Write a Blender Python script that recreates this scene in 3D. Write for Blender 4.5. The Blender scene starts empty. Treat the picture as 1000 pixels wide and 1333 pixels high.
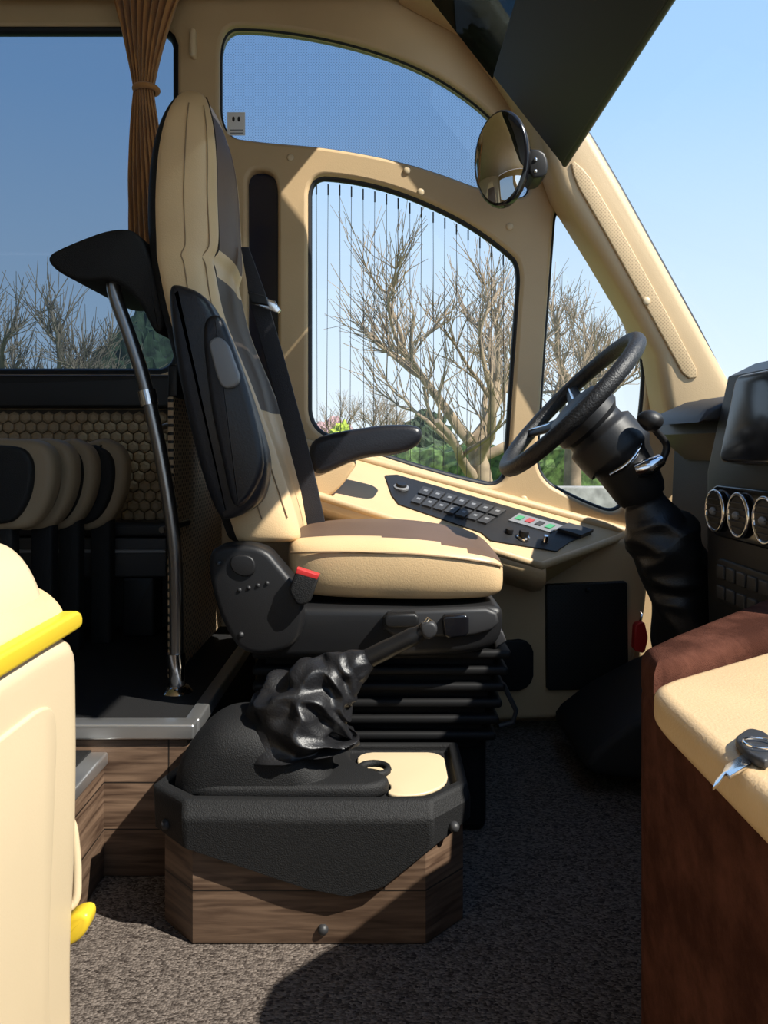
import bpy, math, random
from mathutils import Vector, noise, Matrix
random.seed(7)
H=0.90; F=1000.0
def P(px,py,Y): return Vector(((px-500)/F*Y, Y, H+(580-py)/F*Y))
sc=bpy.context.scene
COL=sc.collection
# ------------------------------------------------------------------ materials
def newmat(name):
    m=bpy.data.materials.new(name); m.use_nodes=True
    nt=m.node_tree; b=nt.nodes['Principled BSDF']; return m,nt,b
def N(nt,t,**k):
    n=nt.nodes.new(t)
    for a,v in k.items(): setattr(n,a,v)
    return n
def mat(name,col,rough=.5,metal=0,bump=0,bscale=200,var=0,vscale=6,spec=.5,sheen=0,detail=3):
    m,nt,b=newmat(name)
    b.inputs['Base Color'].default_value=(*col,1); b.inputs['Roughness'].default_value=rough
    b.inputs['Metallic'].default_value=metal; b.inputs['Specular IOR Level'].default_value=spec
    if sheen: b.inputs['Sheen Weight'].default_value=sheen
    tc=N(nt,'ShaderNodeTexCoord')
    if bump:
        n=N(nt,'ShaderNodeTexNoise'); n.inputs['Scale'].default_value=bscale; n.inputs['Detail'].default_value=detail
        bp=N(nt,'ShaderNodeBump'); bp.inputs['Strength'].default_value=bump; bp.inputs['Distance'].default_value=.003
        nt.links.new(tc.outputs['Object'],n.inputs['Vector']); nt.links.new(n.outputs['Fac'],bp.inputs['Height']); nt.links.new(bp.outputs['Normal'],b.inputs['Normal'])
    if var:
        n=N(nt,'ShaderNodeTexNoise'); n.inputs['Scale'].default_value=vscale; n.inputs['Detail'].default_value=4
        r=N(nt,'ShaderNodeValToRGB'); r.color_ramp.elements[0].position=.3; r.color_ramp.elements[1].position=.7
        r.color_ramp.elements[0].color=(*[c*(1-var) for c in col],1); r.color_ramp.elements[1].color=(*[min(1,c*(1+var)) for c in col],1)
        nt.links.new(tc.outputs['Object'],n.inputs['Vector']); nt.links.new(n.outputs['Fac'],r.inputs['Fac']); nt.links.new(r.outputs['Color'],b.inputs['Base Color'])
    return m
def glass(name,tint,gloss=.06):
    m,nt,b=newmat(name); nt.nodes.remove(b)
    t=N(nt,'ShaderNodeBsdfTransparent'); t.inputs[0].default_value=(*tint,1)
    g=N(nt,'ShaderNodeBsdfGlossy'); g.inputs['Roughness'].default_value=.03
    mx=N(nt,'ShaderNodeMixShader'); mx.inputs[0].default_value=gloss
    nt.links.new(t.outputs[0],mx.inputs[1]); nt.links.new(g.outputs[0],mx.inputs[2]); nt.links.new(mx.outputs[0],nt.nodes['Material Output'].inputs[0])
    return m,nt,t
def axes_vec(nt,a,b_):
    tc=N(nt,'ShaderNodeTexCoord'); s=N(nt,'ShaderNodeSeparateXYZ'); c=N(nt,'ShaderNodeCombineXYZ')
    nt.links.new(tc.outputs['Object'],s.inputs[0]); nt.links.new(s.outputs[a],c.inputs['X']); nt.links.new(s.outputs[b_],c.inputs['Y'])
    return c.outputs[0]
def dots(nt,vec,scale,rad):
    v=N(nt,'ShaderNodeTexVoronoi'); v.inputs['Scale'].default_value=scale; v.inputs['Randomness'].default_value=0
    rt=N(nt,'ShaderNodeMapping'); rt.inputs['Rotation'].default_value=(0,0,math.radians(45))
    nt.links.new(vec,rt.inputs[0]); nt.links.new(rt.outputs[0],v.inputs['Vector'])
    l=N(nt,'ShaderNodeMath',operation='LESS_THAN'); l.inputs[1].default_value=rad
    nt.links.new(v.outputs['Distance'],l.inputs[0]); return l.outputs[0]
def dotmat(name,col,hole,scale,rad,a='X',b_='Z',rough=.5):
    m,nt,b=newmat(name); f=dots(nt,axes_vec(nt,a,b_),scale,rad)
    mx=N(nt,'ShaderNodeMix',data_type='RGBA'); mx.inputs[6].default_value=(*col,1); mx.inputs[7].default_value=(*hole,1)
    nt.links.new(f,mx.inputs[0]); nt.links.new(mx.outputs[2],b.inputs['Base Color']); b.inputs['Roughness'].default_value=rough
    return m
M_beigeL=mat('beige_leather',(.69,.485,.265),.42,bump=.2,bscale=350,var=.05,vscale=8)
M_beigeP=mat('beige_wall_trim',(.57,.41,.23),.5,bump=.12,bscale=260,var=.04)
M_beigePl=mat('beige_plastic',(.66,.52,.33),.38,bump=.06,bscale=300,var=.03,vscale=4)
M_brownL=mat('taupe_leather',(.125,.077,.052),.55,bump=.25,bscale=350,var=.1,spec=.35)
M_greyL=mat('grey_leather',(.105,.084,.070),.58,bump=.25,bscale=350,spec=.3)
M_seam=mat('seam_thread',(.30,.20,.11),.7)
M_blackL=mat('black_leather',(.010,.011,.016),.38,bump=.2,bscale=250)
M_black=mat('black_plastic',(.010,.010,.011),.45,bump=.12,bscale=500,spec=.4)
M_blackM=mat('black_matt',(.009,.009,.0095),.65,bump=.5,bscale=400,spec=.35)
M_bellow=mat('bellows_rubber',(.006,.006,.0065),.6,spec=.25)
M_blackG=mat('black_gloss',(.008,.008,.01),.15)
M_boot=mat('boot_leather',(.010,.010,.0115),.42,bump=.3,bscale=220,spec=.5)
M_rubber=mat('rubber_seal',(.006,.007,.01),.5)
M_grey=mat('grey_plastic',(.20,.205,.215),.35)
M_dkgrey=mat('dark_grey_plastic',(.028,.028,.03),.5)
M_pole=mat('brushed_steel',(.33,.31,.30),.28,metal=.95)
M_chrome=mat('chrome',(.8,.8,.82),.12,metal=1)
M_alu=mat('aluminium',(.6,.6,.6),.33,metal=.9)
M_red=mat('red_plastic',(.55,.03,.03),.4)
M_yellow=mat('yellow_plastic',(.72,.50,.03),.4)
M_green=mat('green_button',(.06,.28,.13),.4)
M_redd=mat('red_button',(.35,.05,.05),.4)
M_white=mat('white_print',(.8,.8,.8),.5)
M_mirror=mat('mirror_glass',(.85,.87,.9),.02,metal=1)
M_screen=mat('dark_screen',(.015,.02,.035),.08)
M_curt=mat('ochre_curtain',(.42,.195,.06),.8,bump=.3,bscale=150,sheen=.3)
M_bark=mat('tree_bark',(.27,.20,.13),.9,var=.35,vscale=5)
M_hedge=mat('hedge_leaves',(.07,.12,.03),.9,var=.8,vscale=9,bump=1,bscale=8)
M_ever=mat('evergreen_leaves',(.03,.05,.02),.9,var=.7,vscale=6)
M_grass=mat('grass_ground',(.16,.22,.05),.95,var=.5,vscale=2)
M_flower=mat('yellow_green_grass',(.34,.42,.05),.95,var=.5,vscale=12)
M_stone=mat('stone_wall',(.32,.31,.29),.9,var=.3,vscale=8)
M_blossom=mat('pink_blossom',(.42,.27,.28),.9,var=.3,vscale=8)
M_perf=dotmat('perforated_beige',(.60,.43,.26),(.01,.01,.01),70,.28,'Y','Z')
M_perfB=dotmat('speaker_black',(.012,.012,.012),(.002,.002,.002),120,.3)
M_piltex=dotmat('dimpled_beige',(.58,.42,.235),(.40,.28,.15),130,.3)
M_suede,nt,b=newmat('brown_suede')
tc=N(nt,'ShaderNodeTexCoord'); n=N(nt,'ShaderNodeTexNoise'); n.inputs['Scale'].default_value=13; n.inputs['Detail'].default_value=7; n.inputs['Roughness'].default_value=.65
r=N(nt,'ShaderNodeValToRGB'); r.color_ramp.elements[0].position=.40; r.color_ramp.elements[0].color=(.048,.019,.013,1); r.color_ramp.elements[1].position=.70; r.color_ramp.elements[1].color=(.115,.046,.031,1)
nt.links.new(tc.outputs['Object'],n.inputs['Vector']); nt.links.new(n.outputs['Fac'],r.inputs['Fac']); nt.links.new(r.outputs['Color'],b.inputs['Base Color']); b.inputs['Roughness'].default_value=1; b.inputs['Specular IOR Level'].default_value=.02
n2=N(nt,'ShaderNodeTexNoise'); n2.inputs['Scale'].default_value=500; bp=N(nt,'ShaderNodeBump'); bp.inputs['Strength'].default_value=.7; bp.inputs['Distance'].default_value=.002
nt.links.new(tc.outputs['Object'],n2.inputs['Vector']); nt.links.new(n2.outputs['Fac'],bp.inputs['Height']); nt.links.new(bp.outputs['Normal'],b.inputs['Normal'])
# wood
M_wood,nt,b=newmat('walnut_planks')
v=N(nt,'ShaderNodeTexCoord'); mp=N(nt,'ShaderNodeMapping'); mp.inputs['Scale'].default_value=(3,3,38)
n=N(nt,'ShaderNodeTexNoise'); n.inputs['Scale'].default_value=2.2; n.inputs['Detail'].default_value=7; n.inputs['Distortion'].default_value=.6
r=N(nt,'ShaderNodeValToRGB'); r.color_ramp.elements[0].position=.32; r.color_ramp.elements[0].color=(.055,.030,.018,1); r.color_ramp.elements[1].position=.75; r.color_ramp.elements[1].color=(.22,.14,.09,1)
nt.links.new(v.outputs['Object'],mp.inputs[0]); nt.links.new(mp.outputs[0],n.inputs['Vector']); nt.links.new(n.outputs['Fac'],r.inputs['Fac'])
br=N(nt,'ShaderNodeTexBrick'); br.inputs['Scale'].default_value=1; br.inputs['Brick Width'].default_value=.9; br.inputs['Row Height'].default_value=.098; br.inputs['Mortar Size'].default_value=.0018
br.inputs['Color1'].default_value=(1,1,1,1); br.inputs['Color2'].default_value=(.72,.72,.72,1); br.inputs['Mortar'].default_value=(.1,.1,.1,1)
nt.links.new(axes_vec(nt,'X','Z'),br.inputs['Vector'])
mx=N(nt,'ShaderNodeMix',data_type='RGBA',blend_type='MULTIPLY'); mx.inputs[0].default_value=1
nt.links.new(r.outputs['Color'],mx.inputs[6]); nt.links.new(br.outputs['Color'],mx.inputs[7]); nt.links.new(mx.outputs[2],b.inputs['Base Color']); b.inputs['Roughness'].default_value=.5
# carpet
M_carpet,nt,b=newmat('loop_carpet')
tc=N(nt,'ShaderNodeTexCoord'); mp=N(nt,'ShaderNodeMapping'); mp.inputs['Scale'].default_value=(1,1.5,1)
vo=N(nt,'ShaderNodeTexVoronoi'); vo.inputs['Scale'].default_value=190
nt.links.new(tc.outputs['Object'],mp.inputs[0]); nt.links.new(mp.outputs[0],vo.inputs['Vector'])
r=N(nt,'ShaderNodeValToRGB'); r.color_ramp.elements[0].color=(.035,.027,.023,1); r.color_ramp.elements[1].color=(.19,.157,.134,1)
s=N(nt,'ShaderNodeSeparateColor'); nt.links.new(vo.outputs['Color'],s.inputs[0]); nt.links.new(s.outputs[0],r.inputs['Fac']); nt.links.new(r.outputs['Color'],b.inputs['Base Color'])
bp=N(nt,'ShaderNodeBump'); bp.inputs['Strength'].default_value=.7; bp.inputs['Distance'].default_value=.004; bp.invert=True
nt.links.new(vo.outputs['Distance'],bp.inputs['Height']); nt.links.new(bp.outputs['Normal'],b.inputs['Normal']); b.inputs['Roughness'].default_value=.95; b.inputs['Specular IOR Level'].default_value=.1
M_clear,_,_=glass('clear_glass',(.93,.95,.96),.04)
M_wind,_,_=glass('windshield_glass',(.96,.98,.99),.02)
M_tintL,_,_=glass('tinted_glass',(.25,.32,.40),.05)
M_tintU,nt,t=glass('dotted_tint_glass',(.36,.47,.60),.04)
f=dots(nt,axes_vec(nt,'X','Z'),150,.28)
mx=N(nt,'ShaderNodeMix',data_type='RGBA'); mx.inputs[6].default_value=(.38,.46,.56,1); mx.inputs[7].default_value=(.20,.26,.34,1)
nt.links.new(f,mx.inputs[0]); nt.links.new(mx.outputs[2],t.inputs[0])
M_mesh,_,_=glass('blind_mesh_fabric',(.16,.19,.21),.03)
# ------------------------------------------------------------------ geometry helpers
def empty(name,parent=None):
    e=bpy.data.objects.new(name,None); COL.objects.link(e)
    if parent: e.parent=parent
    return e
import bmesh
def mk(name,verts,faces,mats,parent=None,mi=None,smooth=40,sub=0):
    me=bpy.data.meshes.new(name); me.from_pydata([tuple(v) for v in verts],[],faces)
    if not isinstance(mats,(list,tuple)): mats=[mats]
    for m in mats: me.materials.append(m)
    if mi: me.polygons.foreach_set('material_index',mi)
    me.validate(); me.update()
    bm=bmesh.new(); bm.from_mesh(me); bmesh.ops.recalc_face_normals(bm,faces=bm.faces); bm.to_mesh(me); bm.free()
    if smooth:
        me.shade_smooth()
        if not sub: me.set_sharp_from_angle(angle=math.radians(smooth))
    o=bpy.data.objects.new(name,me); COL.objects.link(o)
    if parent: o.parent=parent
    if sub:
        s=o.modifiers.new('sub','SUBSURF'); s.levels=sub; s.render_levels=sub
    return o
def cat(pts,n=6,closed=True):
    pts=[Vector(p) for p in pts]; L=len(pts); out=[]
    rng=range(L) if closed else range(L-1)
    for i in rng:
        g=(lambda k: pts[k%L]) if closed else (lambda k: pts[max(0,min(L-1,k))])
        a,b_,c,d=g(i-1),g(i),g(i+1),g(i+2)
        for k in range(n):
            t=k/n
            out.append(.5*((2*b_)+(c-a)*t+(2*a-5*b_+4*c-d)*t*t+(3*b_-a-3*c+d)*t**3))
    if not closed: out.append(pts[-1])
    return out
def chaikin(pts,it=2,lim=.022):
    pts=[Vector(p) for p in pts]
    for _ in range(it):
        o=[]
        for i in range(len(pts)):
            a=pts[i]; b_=pts[(i+1)%len(pts)]; L=(b_-a).length
            if L<1e-9: continue
            q=min(.25,lim/L); o+= [a.lerp(b_,q), b_.lerp(a,q)]
        pts=o; lim*=.45
    return pts
def slab(name,pts,d0,d1,r,mt,parent,frame=None,seg=4):
    pts=[Vector(p) for p in pts]
    A=sum(pts[i].x*pts[(i+1)%len(pts)].y-pts[(i+1)%len(pts)].x*pts[i].y for i in range(len(pts)))
    if A<0: pts.reverse()
    n=len(pts); off=[]
    for i in range(n):
        a=(pts[i]-pts[i-1]); b_=(pts[(i+1)%n]-pts[i])
        if a.length<1e-9 or b_.length<1e-9: a=b_ if a.length<1e-9 else a; b_=a if b_.length<1e-9 else b_
        a.normalize(); b_.normalize()
        na=Vector((-a.y,a.x)); nb=Vector((-b_.y,b_.x)); s=na+nb
        if s.length<1e-6: s=na
        s.normalize(); c=max(.5,s.dot(na)); off.append(s/c)
    frame=frame or (lambda u,v,d: Vector((u,d,v)))
    rings=[]
    sg=1 if d1>d0 else -1
    for k in range(seg+1):
        th=k/seg*math.pi/2; rings.append((r*(1-math.sin(th)), d0+sg*r*(1-math.cos(th))))
    rings+= [(o,d1-(d-d0)) for o,d in reversed(rings)]
    V=[];Fc=[]
    for o,d in rings:
        for p,q in zip(pts,off): V.append(frame(p.x+q.x*o,p.y+q.y*o,d))
    for k in range(len(rings)-1):
        for i in range(n):
            j=(i+1)%n; Fc.append((k*n+i,k*n+j,(k+1)*n+j,(k+1)*n+i))
    Fc.append(tuple(range(n))); Fc.append(tuple(range((len(rings)-1)*n,len(rings)*n)))
    return mk(name,V,Fc,mt,parent)
def pp(pxs,Y): # outline measured at depth Y -> (x,z)
    return [Vector(((x-500)/F*Y, H+(580-y)/F*Y)) for x,y in pxs]
def prism(name,pxs,yref,y0,y1,r,mt,parent,sm=0,lim=.022):
    pts=pp(pxs,yref)
    if sm=='c': pts=cat(pts,6)
    elif sm: pts=chaikin(pts,sm,lim)
    return slab(name,pts,y0,y1,r,mt,parent)
def rrect(w,h,c,n=4):
    o=[]
    for cx,cy,a0 in ((w/2-c,h/2-c,0),(-w/2+c,h/2-c,90),(-w/2+c,-h/2+c,180),(w/2-c,-h/2+c,270)):
        for k in range(n+1):
            a=math.radians(a0+90*k/n); o.append(Vector((cx+c*math.cos(a),cy+c*math.sin(a))))
    return o
def circ(r,n=28,ry=None): return [Vector((r*math.cos(2*math.pi*k/n),(ry or r)*math.sin(2*math.pi*k/n))) for k in range(n)]
def fr(C,u,v):
    C=Vector(C);u=Vector(u).normalized();v=Vector(v).normalized();w=u.cross(v).normalized(); v=w.cross(u)
    return lambda a,b_,d: C+u*a+v*b_+w*d
def box(name,x0,x1,y0,y1,z0,z1,r,mt,parent,c=None):
    w=x1-x0;h=z1-z0; c=c if c is not None else min(r,w/2.1,h/2.1)
    c=max(c,.0005)
    pts=[p+Vector(((x0+x1)/2,(z0+z1)/2)) for p in rrect(w,h,c)]
    return slab(name,pts,y0,y1,min(r,abs(y1-y0)/2.1,c*1.0),mt,parent)
def tube(name,pts,rad,mt,parent,n=14,closed=False,mod=None,flat=1,cap=True,ref=None):
    V,Fc=tubegeo(pts,rad,n,closed,mod,flat,cap,ref); return mk(name,V,Fc,mt,parent,smooth=60)
def tubegeo(pts,rad,n=14,closed=False,mod=None,flat=1,cap=True,ref=None,base=0):
    pts=[Vector(p) for p in pts]; L=len(pts)
    if not isinstance(rad,(list,tuple)): rad=[rad]*L
    V=[];Fc=[];up=Vector(ref) if ref else None
    for i in range(L):
        if closed: t=pts[(i+1)%L]-pts[i-1]
        else: t=pts[min(L-1,i+1)]-pts[max(0,i-1)]
        t.normalize()
        if up is None: up=t.orthogonal()
        a=(up-t*up.dot(t)); a=a.normalized() if a.length>1e-6 else t.orthogonal().normalized(); b_=t.cross(a)
        if not ref: up=a
        for k in range(n):
            th=2*math.pi*k/n; r=rad[i]*(mod(i/(L-1),th) if mod else 1)
            V.append(pts[i]+a*math.cos(th)*r*flat+b_*math.sin(th)*r)
    m=L if closed else L-1
    for i in range(m):
        j=(i+1)%L
        for k in range(n):
            q=(k+1)%n; Fc.append((base+i*n+k,base+i*n+q,base+j*n+q,base+j*n+k))
    if cap and not closed:
        Fc.append(tuple(base+k for k in range(n))); Fc.append(tuple(base+(L-1)*n+k for k in range(n)))
    return V,Fc
def ball(name,C,r,mt,parent,sc3=(1,1,1),n=16):
    V=[];Fc=[];C=Vector(C);m=n//2
    for i in range(1,m):
        ph=math.pi*i/m
        for k in range(n):
            th=2*math.pi*k/n; V.append(C+Vector((r*sc3[0]*math.sin(ph)*math.cos(th),r*sc3[1]*math.sin(ph)*math.sin(th),r*sc3[2]*math.cos(ph))))
    for i in range(m-2):
        for k in range(n):
            q=(k+1)%n; Fc.append((i*n+k,i*n+q,(i+1)*n+q,(i+1)*n+k))
    Fc.append(tuple(range(n))); Fc.append(tuple(range((m-2)*n,(m-1)*n)))
    return mk(name,V,Fc,mt,parent,smooth=80)
def plate(name,outline,holes,y0,y1,bev,mt,parent):
    cu=bpy.data.curves.new(name,'CURVE'); cu.dimensions='2D'; cu.fill_mode='BOTH'
    for pl in [outline]+holes:
        s=cu.splines.new('POLY'); s.points.add(len(pl)-1); s.use_cyclic_u=True
        for i,p in enumerate(pl): s.points[i].co=(p[0],p[1],0,1)
    cu.extrude=abs(y1-y0)/2-bev; cu.bevel_depth=bev; cu.bevel_resolution=2; cu.offset=-bev
    o=bpy.data.objects.new(name+'_c',cu); COL.objects.link(o)
    o.rotation_euler=(math.pi/2,0,0); o.location=(0,(y0+y1)/2,0)
    bpy.context.view_layer.update()
    me=bpy.data.meshes.new_from_object(o.evaluated_get(bpy.context.evaluated_depsgraph_get()))
    me.transform(o.matrix_world); bpy.data.objects.remove(o)
    me.materials.clear(); me.materials.append(mt)
    me.shade_smooth(); me.set_sharp_from_angle(angle=math.radians(35))
    ob=bpy.data.objects.new(name,me); COL.objects.link(ob); ob.parent=parent; return ob
def face(name,pts3,mt,parent): return mk(name,pts3,[tuple(range(len(pts3)))],mt,parent,smooth=0)

# ------------------------------------------------------------------ bus shell
YW=2.5
wall=empty('wall_left')
upper=chaikin([(286,178),(286,36),(330,34),(410,44),(490,64),(560,92),(620,132),(660,172),(690,215),(690,262),(640,252),(560,222),(500,206),(420,192),(340,186)],3,22)
drv=chaikin([(401,228),(450,231),(505,243),(560,264),(615,292),(660,325),(679,345),(668,500),(659,637),(600,625),(530,605),(455,580),(401,560)],3,16)
qtr=chaikin([(722,262),(745,298),(780,350),(815,405),(842,465),(838,530),(825,620),(808,672),(760,655),(697,622),(708,450)],3,16)
pas=chaikin([(232,36),(232,487),(-1200,487),(-1200,36)],2,16)
slot=chaikin([(322,222),(352,222),(362,240),(362,545),(322,545)],2,10)
def h(pl): return pp(pl,YW)
outer=pp([(-1300,-14),(640,-14),(700,80),(760,180),(820,280),(880,390),(935,500),(945,560),(945,938),(-1300,938)],YW)
plate('window_frame_panel',outer,[h(upper),h(drv),h(qtr),h(pas),h(slot)],2.49,2.56,.012,M_beigeP,wall)
def glazing(name,pl,mt,seal=.010,y=2.535):
    e=empty(name)
    face('glass',[Vector((p.x,y,p.y)) for p in h(pl)],mt,e)
    tube('rubber_seal',[Vector((p.x,2.515,p.y)) for p in h(pl)],seal,M_rubber,e,n=8,closed=True)
    return e
glazing('window_1',upper,M_tintU,.006); w2=glazing('window_2',drv,M_clear,.013); glazing('window_3',qtr,M_clear,.010); glazing('window_4',pas,M_tintL,.020)
e=empty('window_5'); face('dark_glass',[Vector((p.x,2.53,p.y)) for p in h(slot)],mat('slot_dark_glass',(.012,.014,.03),.15),e)
V=[];Fc=[]
top=[(401,236),(450,238),(505,250),(560,271),(615,299),(660,332),(672,345)]
def toprow(x):
    for (a,b_),(c,d) in zip(top,top[1:]):
        if a<=x<=c: return b_+(d-b_)*(x-a)/(c-a)
    return 345
for i in range(17):
    x=412+i*15.2; a=P(x,toprow(x)+3,2.53); b_=P(x+(-2 if i%2 else 1),560+(x-401)*.30,2.53)
    v,f_=tubegeo([a,b_],.0010,5,base=len(V)); V+=v;Fc+=f_
    v,f_=tubegeo([a,a+Vector((0,0,-.035))],.0026,5,base=len(V)); V+=v;Fc+=f_
mk('heating_wires',V,Fc,M_rubber,w2)
for i,(x,y) in enumerate([(378,205),(548,250),(664,295),(682,650),(705,172),(530,222)]):
    ball('trim_screw_%d'%i,P(x,y,2.487),.012,M_beigePl,wall,(1,.4,1))
box('grab_hook',-.625,-.605,2.46,2.5,2.15,2.24,.009,M_beigePl,wall)
box('black_band',-3.2,-.62,2.44,2.5,1.02,1.125,.01,M_black,wall)
box('lining_backing',-3.2,-.60,2.47,2.5,.66,1.015,.003,mat('lining_groove',(.05,.035,.022),.8),wall)
V=[];Fc=[]
hr=.021; dx=hr*math.sqrt(3); dz=hr*1.5; j=0; z=.675
while z<1.01:
    x=-1.55+(dx/2 if j%2 else 0)
    while x<-.62:
        b0=len(V)
        for (rr,yy) in ((hr*.97,2.469),(hr*.88,2.461),(hr*.5,2.457)):
            for k in range(6):
                a=math.pi/6+k*math.pi/3; V.append((x+rr*math.cos(a),yy,z+rr*math.sin(a)))
        for q in range(2):
            for k in range(6): Fc.append((b0+q*6+k,b0+q*6+(k+1)%6,b0+q*6+6+(k+1)%6,b0+q*6+6+k))
        Fc.append(tuple(b0+12+k for k in range(6)))
        x+=dx
    z+=dz; j+=1
mk('honeycomb_pads',V,Fc,mat('lining_beige',(.33,.24,.145),.55),wall,smooth=0)
box('lower_dark_panel',-3.2,-.60,2.44,2.5,.32,.655,.005,M_black,wall)
lw=wall
prism('lower_panel',[(330,640),(760,700),(838,700),(845,760),(830,850),(800,905),(745,935),(560,940),(330,940)],2.42,2.41,2.49,.02,M_beigeP,lw,sm=2,lim=.05)
prism('storage_door',[(710,760),(815,756),(817,895),(711,897)],2.405,2.39,2.42,.004,M_perfB,lw,sm=1,lim=.006)
ball('door_knob',P(765,768,2.385),.008,M_black,lw)
prism('small_door',[(636,836),(694,830),(694,897),(640,900)],2.405,2.395,2.42,.004,M_black,lw,sm=2,lim=.03)
def Q(u,v,hh=0):
    a=P(450,590,2.49).lerp(P(815,690,2.49),u); b_=P(430,652,2.2).lerp(P(705,738,2.2),u)
    nrm=Vector((0.1,-.35,.93)).normalized()
    return a.lerp(b_,v)+nrm*hh
V=[];Fc=[];nu,nv=24,8
for i in range(nu+1):
    u=-.25+1.27*i/nu
    for j in range(nv+1): V.append(Q(u,j/nv))
    p=Q(u,1)
    V.append(p+Vector((0,-.006,-.012))); V.append(p+Vector((0,0,-.04))); V.append(p+Vector((0,.06,-.075))); V.append(p+Vector((0,.27,-.12)))
W=nv+5
for i in range(nu):
    for j in range(W-1): Fc.append((i*W+j,(i+1)*W+j,(i+1)*W+j+1,i*W+j+1))
Fc.append(tuple((nu*W+j) for j in range(W)))
mk('armrest_ledge',V,Fc,M_beigeP,lw,smooth=50)
tube('ledge_rim',[Q(u,1.0,.004) for u in [-.2,0,.2,.4,.6,.8,1.0]]+[Q(1.02,.6,.004),Q(1.03,.2,.004),Q(1.02,0,.004)],.012,M_beigeP,lw)
tube('ledge_back_fillet',[Q(u,.03,.0) for u in [-.2,0,.2,.4,.6,.8,1.0]],.016,M_beigeP,lw)
cp=empty('switch_panel')
def U(u): return .135+u*.93
def qface(name,uvs,h0,h1,mt,parent):
    n=len(uvs); V=[Q(U(u),v,h0) for u,v in uvs]+[Q(U(u),v,h1) for u,v in uvs]
    Fc=[tuple(range(n)),tuple(range(n,2*n))]+[(i,(i+1)%n,n+(i+1)%n,n+i) for i in range(n)]
    return mk(name,V,Fc,mt,parent,smooth=0)
qface('panel_plate',[(.03,.26),(.07,.18),(.84,.2),(.87,.26),(.86,.5),(.88,.72),(.62,.86),(.55,.78),(.15,.72),(.1,.6)],.001,.005,M_black,cp)
for i in range(7):
    for j in range(2):
        u=.19+i*.050; v=.30+j*.19
        qface('switch_%d_%d'%(i,j),[(u,v),(u+.041,v),(u+.041,v+.15),(u,v+.15)],.004,.011,M_dkgrey,cp)
        qface('switch_mark_%d_%d'%(i,j),[(u+.013,v+.05),(u+.028,v+.05),(u+.028,v+.085),(u+.013,v+.085)],.0112,.0115,M_grey,cp)
def qcyl(name,u,v,r,h0,h1,mt,tp=1):
    C=Q(U(u),v); nrm=Vector((.1,-.35,.93)).normalized()
    V,Fc=tubegeo([C+nrm*h0,C+nrm*h1*.8,C+nrm*h1],[r,r*tp,r*tp*.85],20); return mk(name,V,Fc,mt,cp)
qcyl('mirror_joystick_base',.115,.42,.024,.004,.012,M_grey); qcyl('mirror_joystick',.115,.42,.017,.010,.02,M_black)
qface('keypad',[(.58,.28),(.76,.28),(.76,.46),(.58,.46)],.004,.008,M_grey,cp)
for i,mt in enumerate([M_green,M_redd,M_dkgrey,M_green]):
    u=.592+i*.042; qface('key_%d'%i,[(u,.33),(u+.024,.33),(u+.024,.41),(u,.41)],.008,.011,mt,cp)
qface('display_module',[(.77,.24),(.87,.24),(.87,.40),(.77,.40)],.006,.016,M_dkgrey,cp)
qcyl('rotary_knob_a',.71,.68,.020,.005,.014,M_chrome); qcyl('rotary_knob_b',.71,.68,.015,.012,.032,M_black)
qcyl('rotary_knob_c',.79,.62,.011,.005,.024,M_chrome,.7); qcyl('rotary_knob_d',.64,.66,.012,.005,.02,M_black)
tag=empty('red_key_tag')
prism('tag_body',[(826,812),(838,808),(843,830),(838,850),(824,846)],2.36,2.35,2.38,.004,M_red,tag,sm=1,lim=.006)
tube('tag_ring',[P(833,808,2.37),P(836,800,2.38),P(833,796,2.4)],.003,M_chrome,tag,n=6)
ap=empty('a_pillar')
prism('pillar_trim',[(520,-14),(600,30),(650,98),(690,162),(722,255),(770,332),(812,402),(846,465),(858,540),(960,560),(945,506),(900,425),(850,335),(800,245),(765,185),(720,120),(672,50),(625,-14)],2.40,2.33,2.50,.035,M_beigeP,ap)
prism('pillar_dimpled_strip',[(742,205),(765,225),(815,310),(870,410),(912,490),(893,494),(848,412),(796,318),(748,235)],2.325,2.322,2.34,.004,M_piltex,ap,sm=1)
ball('pillar_screw',P(842,392,2.32),.012,M_beigePl,ap,(1,.4,1))
ws=empty('windshield')
def wx(z): return 1.03-.70*(z-1.1)+.10*max(0,z-1.6)
zs=[.90,1.1,1.3,1.5,1.7,1.9,2.1,2.36]
V=[];Fc=[]
for z in zs:
    for k in range(13):
        y=2.42-3.2*k/12; V.append((wx(z)+.24*math.sin(math.pi*k/12),y,z))
for i in range(len(zs)-1):
    for k in range(12): Fc.append((i*13+k,i*13+k+1,(i+1)*13+k+1,(i+1)*13+k))
mk('glass',V,Fc,M_wind,ws)
tube('edge_seal',[P(x,y,2.36) for x,y in [(672,40),(722,115),(768,183),(803,243),(853,333),(903,423),(948,510)]],.013,M_rubber,ws)
box('ceiling',-3.2,.20,-.8,2.56,2.365,2.42,.01,M_beigeP,None)
cl=empty('trim_1')
tube('ceiling_cove',[(-3.2,2.44,2.40),(-.6,2.44,2.40),(.0,2.42,2.40),(.2,2.40,2.36)],.07,M_beigeP,cl)
tube('curtain_rail',[(-3.2,2.42,2.325),(-.62,2.42,2.325)],.012,M_black,cl,n=8)
box('floor',-3.2,1.6,-.8,2.6,-.06,0,.005,M_carpet,None)
wr_=empty('wall_right')
plate('door_side_panel',[(-3.2,0),(1.1,0),(1.1,1.0),(.35,2.36),(-3.2,2.36)],[[(-.55,.75),(.75,.75),(.75,1.25),(.30,2.1),(-.55,2.1)],[(-3.0,1.15),(-.8,1.15),(-.8,2.1),(-3.0,2.1)]],-.85,-.79,.012,M_beigeP,wr_)
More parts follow.
